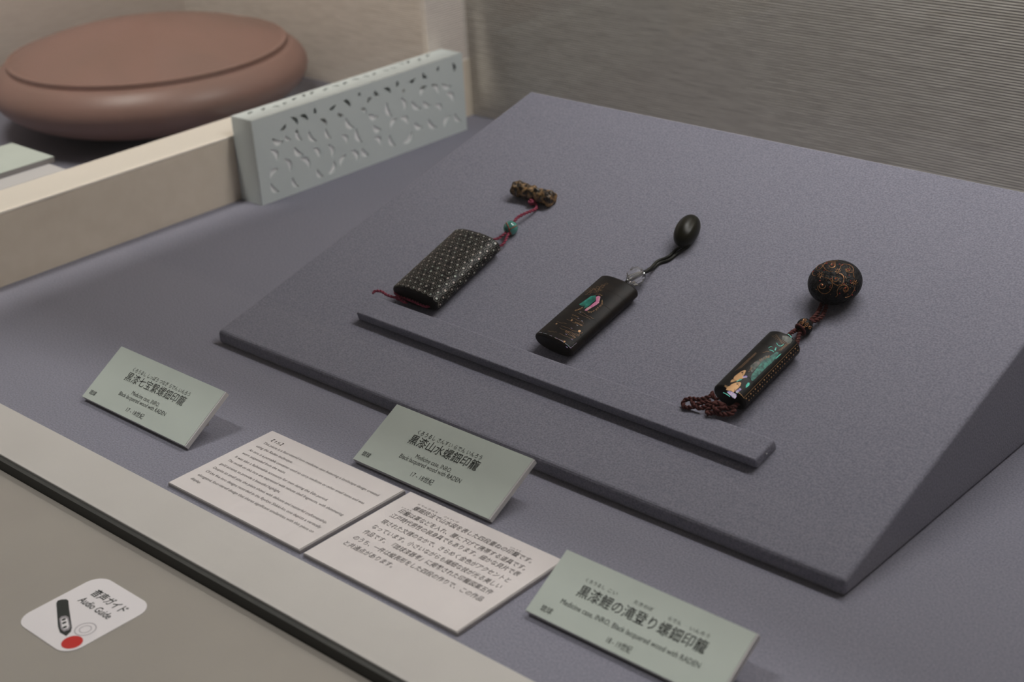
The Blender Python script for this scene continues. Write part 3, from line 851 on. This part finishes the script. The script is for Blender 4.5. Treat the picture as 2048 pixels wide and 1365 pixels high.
origin(t3, c3.P0 - Nn * c3.b)


# ------------------------------------------------------------------ name cards (tilted boards)
def name_card(label, q, zf, lines):
    """q = front-bottom-left, front-bottom-right x source, top-left photo points"""
    z0 = 0.0045
    bl_ = onz(q[0], z0)
    tl = onx(q[2], bl_.x)
    B = (tl - bl_); Hh = B.length; B.normalize()
    W = (onz(q[1], z0).x - bl_.x) if len(q[1]) == 2 else q[1][0]
    A = Vector((1, 0, 0)); N = A.cross(B)
    th = 0.0042
    root = thing('name_card', label, 'label', 'tilted caption cards in front of the board')
    obj('board', boxf(bl_, A, B, N, 0, W, 0, Hh, -th, -0.0004), 'board_edge', root)
    obj('face_sheet', boxf(bl_, A, B, N, 0, W - 0.0012, 0, Hh, -0.0004, 0.0), 'card_green', root)
    # folded foot behind: triangular prop
    bm = bmesh.new(); back = bl_ - N * th
    k0, k1 = 0.012, W - 0.020
    p_a = back + B * 0.006; p_b = back + B * (Hh * 0.80)
    pts = [(p_a.y, 0.0), (p_b.y, 0.0), (p_b.y, p_b.z + 0.0008), (p_a.y, p_a.z + 0.0008)]
    vs_ = [[bm.verts.new((bl_.x + k, y, z)) for y, z in pts] for k in (k0, k1)]
    bm.faces.new(vs_[0]); bm.faces.new(vs_[1][::-1])
    for i in range(4): bm.faces.new((vs_[0][i], vs_[1][i], vs_[1][(i + 1) % 4], vs_[0][(i + 1) % 4]))
    obj('prop', fix(bm), 'panel_core', root)
    P = lambda a_, b2: bl_ + A * a_ + B * b2 + N * 0.00015
    def loc(p):
        v = on_plane(zf(p), bl_, N) - bl_
        return v.dot(A), v.dot(B)
    for body, p0, p1, h, bold in lines:
        bm = bmesh.new(); a_, b2 = loc(p0), loc(p1); m_ = (a_[1] + b2[1]) / 2
        put_text(bm, body, P, (a_[0], m_), (b2[0], m_), h, bold)
        obj('text_line', bm, 'ink', root)['kind'] = 'stuff'
    origin(root, Vector((bl_.x + W / 2, bl_.y, 0)))


name_card('pale green caption card beside the corner of the white rail, headed 黒漆七宝繋螺鈿印籠', [(164, 793), (369, 894), (243, 693)], zoomed(150, 680, 5.933), [
    ('くろうるし しっぽう つなぎ らでん いんろう', (675, 372), (1355, 668), 0.0043, 0.0),
    ('黒漆七宝繋螺鈿印籠', (582, 468), (1272, 778), 0.0091, 0.0),
    ('琉球', (160, 640), (238, 662), 0.0047, 0.003),
    ('Medicine case, INRO,', (663, 652), (988, 797), 0.0052, 0.0),
    ('Black lacquered wood with RADEN', (512, 655), (1062, 905), 0.0052, 0.0),
    ('17 - 18世紀', (595, 848), (796, 938), 0.0052, 0.0)])
name_card('pale green caption card behind the white text sheets, headed 黒漆山水螺鈿印籠', [(706, 918), (979, 1040), (794, 809)], zoomed(690, 790, 5.251), [
    ('くろうるし さんすい らでん いんろう', (750, 412), (1428, 680), 0.0045, 0.0),
    ('黒漆山水螺鈿印籠', (655, 498), (1375, 795), 0.0093, 0.004),
    ('琉球', (168, 635), (255, 660), 0.0047, 0.003),
    ('Medicine case, INRO,', (730, 668), (1108, 818), 0.0053, 0.0),
    ('Black lacquered wood with RADEN', (562, 662), (1205, 928), 0.0053, 0.0),
    ('17 - 18世紀', (682, 852), (908, 952), 0.0053, 0.0)])
name_card('pale green caption card at the corner of the Japanese text sheet, headed 黒漆鯉の滝登り螺鈿印籠', [(1051, 1221), (0.1450,), (1134, 1100)], zoomed(1040, 1090, 4.267), [
    ('くろうるし', (555, 312), (720, 385), 0.0030, 0.0), ('こい', (745, 400), (825, 435), 0.0030, 0.0),
    ('たきのぼ', (968, 500), (1128, 570), 0.0030, 0.0), ('らでん', (1260, 640), (1370, 690), 0.0030, 0.0), ('いんろう', (1445, 725), (1610, 800), 0.0030, 0.0),
    ('黒漆鯉の滝登り螺鈿印籠', (478, 425), (1568, 930), 0.0093, 0.005),
    ('琉球', (165, 560), (265, 592), 0.0048, 0.003),
    ('Medicine case, INRO, Black lacquered wood with RADEN', (340, 500), (1525, 1058), 0.0052, 0.0),
    ('18 - 19世紀', (725, 838), (940, 922), 0.0053, 0.0)])


# ------------------------------------------------------------------ flat text sheets
def text_sheet(label, corners, zf, lines):
    th = 0.0032
    pts = [onz(p, th) for p in corners]      # back-left, back-right, front-right, front-left
    x0 = (pts[0].x + pts[3].x) / 2; x1 = (pts[1].x + pts[2].x) / 2; ya = (pts[2].y + pts[3].y) / 2; yb_ = (pts[0].y + pts[1].y) / 2
    root = thing('text_sheet', label, 'text panel', 'flat white text sheets by the front rail')
    obj('backing_board', box(x0 - 0.0006, x1 + 0.0012, ya - 0.0006, yb_ + 0.0006, 0, th - 0.0004, 0.0003, 1), 'panel_core', root)
    obj('paper', box(x0, x1, ya, yb_, th - 0.0004, th), 'paper', root)
    P = lambda a_, b2: Vector((a_, b2, th + 0.00012))
    for body, p0, p1, h, bold, it in lines:
        bm = bmesh.new(); a_, b2 = onz(zf(p0), th), onz(zf(p1), th); m_ = (a_.y + b2.y) / 2
        put_text(bm, body, P, (a_.x, m_), (b2.x, m_), h, bold, it)
        obj('text_line', bm, 'ink_soft', root)['kind'] = 'stuff'
    origin(root, Vector(((x0 + x1) / 2, (ya + yb_) / 2, 0)))


eng = [('【15】', (878, 140), (975, 172), 0.0042),
       ('This piece is a four-tiered inro medicine case featuring a landscape design created', (815, 158), (1778, 598)),
       ('using the Raden technique.', (755, 186), (1062, 322)),
       ('An inro is a portable container used to carry medicine or other small items and was', (695, 215), (1655, 666)),
       ('worn suspended from the waist.', (637, 243), (1000, 410)),
       ('It was also a fashionable accessory for men during the Edo period.', (580, 273), (1350, 640)),
       ('The motifs on this inro are expressed with minute shell fragments, with shimmering', (520, 300), (1478, 765)),
       ('gold accents to provide a beautiful highlight.', (452, 333), (958, 572)),
       ('Despite its small size, the piece shines with delicate and masterful craftsmanship.', (397, 364), (1345, 828)),
       ('Of the five inro designs recorded in the Ryukyu Shikki-ko, one depicts a vertically', (335, 392), (1293, 868)),
       ('elongated, four-tiered design that shares significant similarities with this piece on', (270, 422), (1230, 905)),
       ('display.', (207, 454), (292, 492))]


text_sheet('white sheet of small English text numbered 15 lying flat by the front rail', [(546, 862), (805, 980), (598, 1101), (339, 964)], zoomed(330, 850, 4.18),
           [(l[0], l[1], l[2], l[3] if len(l) > 3 else 0.0040, 0.0, 0.0) for l in eng])
jap = [('螺鈿技法で山水図を表した四段重ねの印籠です。', (862, 192), (1785, 606)), ('印籠は薬などを入れ、腰に下げて携帯する道具です。', (748, 215), (1738, 660)),
       ('江戸時代男性の装身具でもあります。細かな貝片で表', (680, 250), (1690, 703)), ('現された文様のなかで、きらめく金色がアクセントと', (612, 294), (1612, 752)),
       ('なっています。小さいながらも繊細な技が光る美しい', (540, 335), (1548, 800)), ('作品です。『琉球漆器考』に掲載された印籠図案五件', (470, 376), (1478, 845)),
       ('のうち、一件は縦長形をした四段の作りで、この作品', (395, 419), (1402, 898)), ('と共通点があります。', (325, 460), (708, 640))]
ruby = [('らでんぎほう', (905, 155), (1058, 222)), ('さんすいず', (1110, 250), (1218, 300)), ('いんろう', (785, 178), (850, 210)), ('いんろう', (1622, 488), (1700, 522)), ('けいたい', (1385, 470), (1450, 498)), ('そうしんぐ', (1000, 345), (1085, 385))]
text_sheet('white sheet of small Japanese text lying flat by the front rail', [(821, 985), (1126, 1120), (914, 1264), (607, 1106)], zoomed(600, 970, 3.864),
           [(t, a_, b2, 0.0058, 0.003, 0.0) for t, a_, b2 in jap] + [(t, a_, b2, 0.0020, 0.0, 0.0) for t, a_, b2 in ruby[:4]])

# ------------------------------------------------------------------ audio guide sticker on the outer ledge
SZ = -0.0080
root = thing('audio_guide_sticker', 'white rounded audio guide sticker on the beige outer ledge', 'sticker')
Zs = zoomed(20, 1130, 6.827)
pL, pT, pR, pB = [onz(p, SZ) for p in ((33, 1245), (197, 1146), (303, 1212), (137, 1316))]
x0 = (pL.x + pT.x) / 2; x1 = (pR.x + pB.x) / 2; ya = (pL.y + pB.y) / 2; yb_ = (pT.y + pR.y) / 2


def rrect(x0, x1, y0, y1, r, n=8):
    pts = []
    for cx_, cy_, a0 in ((x1 - r, y1 - r, 0), (x0 + r, y1 - r, 90), (x0 + r, y0 + r, 180), (x1 - r, y0 + r, 270)):
        for k in range(n + 1):
            a_ = math.radians(a0 + 90 * k / n); pts.append((cx_ + r * math.cos(a_), cy_ + r * math.sin(a_)))
    return pts


def prism(pts, z0, z1, bm=None):
    bm = bm or bmesh.new()
    a_ = [bm.verts.new((x, y, z0)) for x, y in pts]; b2 = [bm.verts.new((x, y, z1)) for x, y in pts]
    bm.faces.new(a_[::-1]); bm.faces.new(b2)
    for i in range(len(pts)): bm.faces.new((a_[i], a_[(i + 1) % len(pts)], b2[(i + 1) % len(pts)], b2[i]))
    return bm


obj('sticker_sheet', prism(rrect(x0, x1, ya, yb_, 0.012), -0.0088, SZ), 'sticker_white', root)
def SP(p): v = onz(Zs(p), SZ); return (v.x, v.y)
obj('pen_icon', prism([SP(p) for p in [(632, 530), (650, 495), (700, 478), (770, 475), (797, 492), (808, 600), (845, 860), (832, 915), (768, 978), (682, 930), (655, 850)]], SZ - 0.0002, SZ + 0.0001), 'ink', root)
obj('pen_screen', prism([SP(p) for p in [(672, 745), (700, 712), (760, 700), (800, 722), (826, 855), (805, 895), (735, 918), (695, 880)]], SZ - 0.0002, SZ + 0.0002), 'grey_print', root)
obj('pen_screen', prism([SP(p) for p in [(695, 755), (720, 735), (765, 730), (785, 750), (806, 845), (790, 875), (735, 890), (712, 865)]], SZ - 0.0002, SZ + 0.0003), 'sticker_white', root)
for p in ((735, 755), (742, 800), (750, 860)):
    q = SP(p); obj('pen_button', prism([(q[0] + 0.0011 * math.cos(k), q[1] + 0.0016 * math.sin(k)) for k in [2 * math.pi * i / 12 for i in range(12)]], SZ - 0.0002, SZ + 0.0004), 'ink', root)
q = SP((848, 1062)); rr = 0.0068
obj('red_disc', prism([(q[0] + rr * math.cos(2 * math.pi * i / 40), q[1] + rr * math.sin(2 * math.pi * i / 40)) for i in range(40)], SZ - 0.0002, SZ + 0.0001), 'red_print', root)
q = SP((1030, 885)); bm = bmesh.new()
for k in range(2):
    for i in range(40):
        a0, a1 = 2 * math.pi * i / 40, 2 * math.pi * (i + 1) / 40; ro, ri = (0.0070, 0.0065) if k == 0 else (0.0040, 0.0036)
        f = [bm.verts.new((q[0] + r_ * math.cos(a_), q[1] + r_ * math.sin(a_), SZ + 0.00012)) for r_, a_ in ((ro, a0), (ro, a1), (ri, a1), (ri, a0))]
        bm.faces.new(f)
obj('grey_ring', bm, 'grey_print', root)
P = lambda a_, b2: Vector((a_, b2, SZ + 0.00012))
for body, p0, p1, h, bo_ in (('音声ガイド', (1070, 415), (1545, 650), 0.0085, 0.014), ('Audio Guide', (910, 500), (1330, 745), 0.0085, 0.012)):
    bm = bmesh.new(); a_, b2 = SP(p0), SP(p1); m_ = (a_[1] + b2[1]) / 2
    put_text(bm, body, P, (a_[0], m_), (b2[0], m_), h, bo_)
    obj('text_line', bm, 'ink', root)['kind'] = 'stuff'
origin(root, Vector(((x0 + x1) / 2, (ya + yb_) / 2, -0.0085)))

# ------------------------------------------------------------------ pierced white box against the partition
bx1 = onz((525, 412)).x; bx0 = WX + 0.001
by0 = onz((525, 412)).y; by1 = onx((935, 270), bx1).y; bz = 0.0945; th = 0.0013
root = thing('pierced_box', 'pale green-white oblong box with pierced leaf-shaped slots against the low partition', 'box')


def pierced(name, outer, holes, P, th, m, parent):
    """plate with real holes: outer and holes in (a, b), P(a, b, n) -> world"""
    cu = bpy.data.curves.new('plate', 'CURVE'); cu.dimensions = '2D'; cu.fill_mode = 'BOTH'; cu.extrude = th / 2
    for ring in [outer] + holes:
        s = cu.splines.new('POLY'); s.points.add(len(ring) - 1); s.use_cyclic_u = True
        for q, p in zip(s.points, ring): q.co = (p[0], p[1], 0, 1)
    o = bpy.data.objects.new('plate', cu); C.objects.link(o); bpy.context.view_layer.update()
    me = bpy.data.meshes.new_from_object(o.evaluated_get(bpy.context.evaluated_depsgraph_get()))
    bpy.data.objects.remove(o); bpy.data.curves.remove(cu)
    me.materials.clear(); me.materials.append(MATS[m])
    for v in me.vertices: v.co = P(v.co.x, v.co.y, v.co.z - th / 2)
    me.update(); me.name = name
    r = bpy.data.objects.new(name, me); C.objects.link(r); r.parent = parent
    return r


def leaf(cx_, cy_, ln, wd, ang, bend=0.25):
    """crescent leaf outline"""
    up_, lo_ = [], []
    for i in range(9):
        t = i / 8; x = (t - 0.5) * ln; c = bend * ln * (1 - (2 * t - 1) ** 2); h = wd / 2 * math.sin(math.pi * t) ** 0.7
        up_.append((x, c + h)); lo_.append((x, c - h))
    pts = up_ + lo_[-2:0:-1]
    ca, sa = math.cos(ang), math.sin(ang)
    return [(cx_ + x * ca - y * sa, cy_ + x * sa + y * ca) for x, y in pts]


Zb = zoomed(420, 70, 3.793)
holes = []; used = []
def try_leaf(a_, b2, ln, wd, ang, bend, gap=1.0):
    for (x, y, r) in used:
        if math.hypot(x - a_, y - b2) < (r + ln * 0.5) * gap: return
    if not (0.014 < a_ < by1 - by0 - 0.013 and 0.0125 < b2 < bz - 0.012): return
    used.append((a_, b2, ln * 0.5)); holes.append(leaf(a_, b2, ln, wd, ang, bend))
for zx, zy, ang, ln in ((555, 700, 0.6, .010), (640, 655, -0.9, .014), (712, 632, -0.6, .014), (790, 580, 1.4, .008), (860, 665, -0.9, .014), (928, 545, 0.3, .011), (1037, 525, -0.8, .015), (1130, 450, 0.8, .005), (1165, 580, -0.8, .011), (1210, 500, 0.6, .010), (1265, 438, -0.8, .010), (1345, 425, -0.6, .013), (1415, 375, 1.4, .008), (1470, 430, 0.4, .007), (1535, 340, 0.2, .011), (1630, 305, -0.8, .011), (1725, 255, 0.7, .006), (1845, 250, 1.7, .013), (990, 600, -0.5, .009), (590, 780, -0.7, .010)):
    v = onx(Zb((zx, zy)), bx1)
    a_, b2 = v.y - by0, v.z
    used.append((a_, b2, ln * 0.5)); holes.append(leaf(a_, b2, ln, 0.0042, ang, random.choice((-0.18, 0.18))))
for k in range(3000):
    try_leaf(random.uniform(0.012, by1 - by0), random.uniform(0.012, 0.066), random.uniform(0.014, 0.020), random.uniform(0.0050, 0.0066), random.choice((-0.9, -0.7, -1.1, 0.8)) + random.uniform(-.25, .25), random.choice((-0.22, 0.22)), 0.98)
pierced('front_panel', [(0, 0), (by1 - by0, 0), (by1 - by0, bz), (0, bz)], holes, lambda a_, b2, n: Vector((bx1 + n, by0 + a_, b2)), th, 'porcelain', root)
tw = bx1 - bx0
th_holes = []
for k in range(19):
    a_ = 0.02 + k * 0.0148 + random.uniform(-.002, .002)
    th_holes.append(leaf(tw * (0.36 + random.uniform(-.1, .1)), a_, random.uniform(.008, .013), 0.0045, 1.57 + random.choice((-0.7, 0.7)) + random.uniform(-.3, .3), 0.15))
pierced('top_panel', [(0, 0), (tw - th, 0), (tw - th, by1 - by0), (0, by1 - by0)], th_holes, lambda a_, b2, n: Vector((bx0 + a_, by0 + b2, bz + n)), th, 'porcelain', root)
obj('back_panel', box(bx0, bx0 + th, by0, by1, 0, bz - th), 'porcelain', root)
obj('end_panel', box(bx0 + th, bx1 - th, by0, by0 + th, 0, bz - th), 'porcelain', root)
obj('end_panel', box(bx0 + th, bx1 - th, by1 - th, by1, 0, bz - th), 'porcelain', root)
obj('base_panel', box(bx0 + th, bx1 - th, by0 + th, by1 - th, 0, th), 'porcelain', root)
obj('inner_packet', box(bx0 + th + 0.001, bx1 - th - 0.0002, by0 + 0.006, by1 - 0.006, th, 0.066, 0.002), 'foil', root)
origin(root, Vector(((bx0 + bx1) / 2, (by0 + by1) / 2, 0)))

# ------------------------------------------------------------------ neighbouring bay: lacquer box and its labels
Rr, Hb = 0.196, 0.062
ctr = onz((303, 146), Hb)
root = thing('lacquer_box', 'large round red-brown lidded lacquer box in the neighbouring bay', 'lacquer box')
zaxis = Vector((0, 0, 1)); xa, ya_ = Vector((1, 0, 0)), Vector((0, 1, 0))
prof = lambda h0, h1, n: [(Rr * math.sqrt(max(0, 1 - (h / Hb) ** 2)), h) for h in [h0 + (h1 - h0) * i / n for i in range(n + 1)]]
sm = 0.030
lo_h = -Hb * 0.97
bp_ = prof(lo_h, sm - 0.003, 22)
obj('body', lathe([(0, -Hb), (bp_[0][0], -Hb)] + bp_ + [(bp_[-1][0] - 0.006, sm - 0.003), (0, sm - 0.003)], 72, ctr, zaxis, xa, ya_), 'red_lacquer', root, True)
r_s = bp_[-1][0]
obj('seam_ring', lathe([(0, sm - 0.003), (r_s - 0.004, sm - 0.003), (r_s - 0.004, sm + 0.003), (0, sm + 0.003)], 72, ctr, zaxis, xa, ya_), 'red_lacquer', root)
lp = prof(sm + 0.003, Hb, 22)
obj('lid', lathe([(0, sm + 0.003), (lp[0][0] - 0.004, sm + 0.003), (lp[0][0] + 0.0015, sm + 0.003)] + [(r_ + 0.0015 if r_ > 0.002 else 0, h) for r_, h in lp], 72, ctr, zaxis, xa, ya_), 'red_lacquer', root, True)
origin(root, Vector((ctr.x, ctr.y, 0)))

p_ = onz((153, 345), LZ); q_ = onz((112, 316), LZ)
tag(obj('plinth_block', box(q_.x - 0.01, WX - 0.0585, p_.y - 0.17, p_.y, 0, LZ, 0.0006, 1), 'board_edge'), 'low white block behind the partition ledge carrying a caption card', 'plinth')
p_ = onz((108, 313), LZ + 0.006); q_ = onz((70, 272), LZ + 0.006)
root = thing('caption_card', 'pale green caption card lying on the low white block by the round lacquer box', 'label')
obj('board', box(q_.x, p_.x, p_.y - 0.15, p_.y, LZ - 0.0002, LZ + 0.0054), 'panel_core', root)
obj('face_sheet', box(q_.x, p_.x, p_.y - 0.15, p_.y, LZ + 0.0054, LZ + 0.006), 'card_green', root)
origin(root, Vector(((p_.x + q_.x) / 2, p_.y - 0.08, LZ)))

bpy.data.objects.remove(_to); bpy.data.curves.remove(_tc)
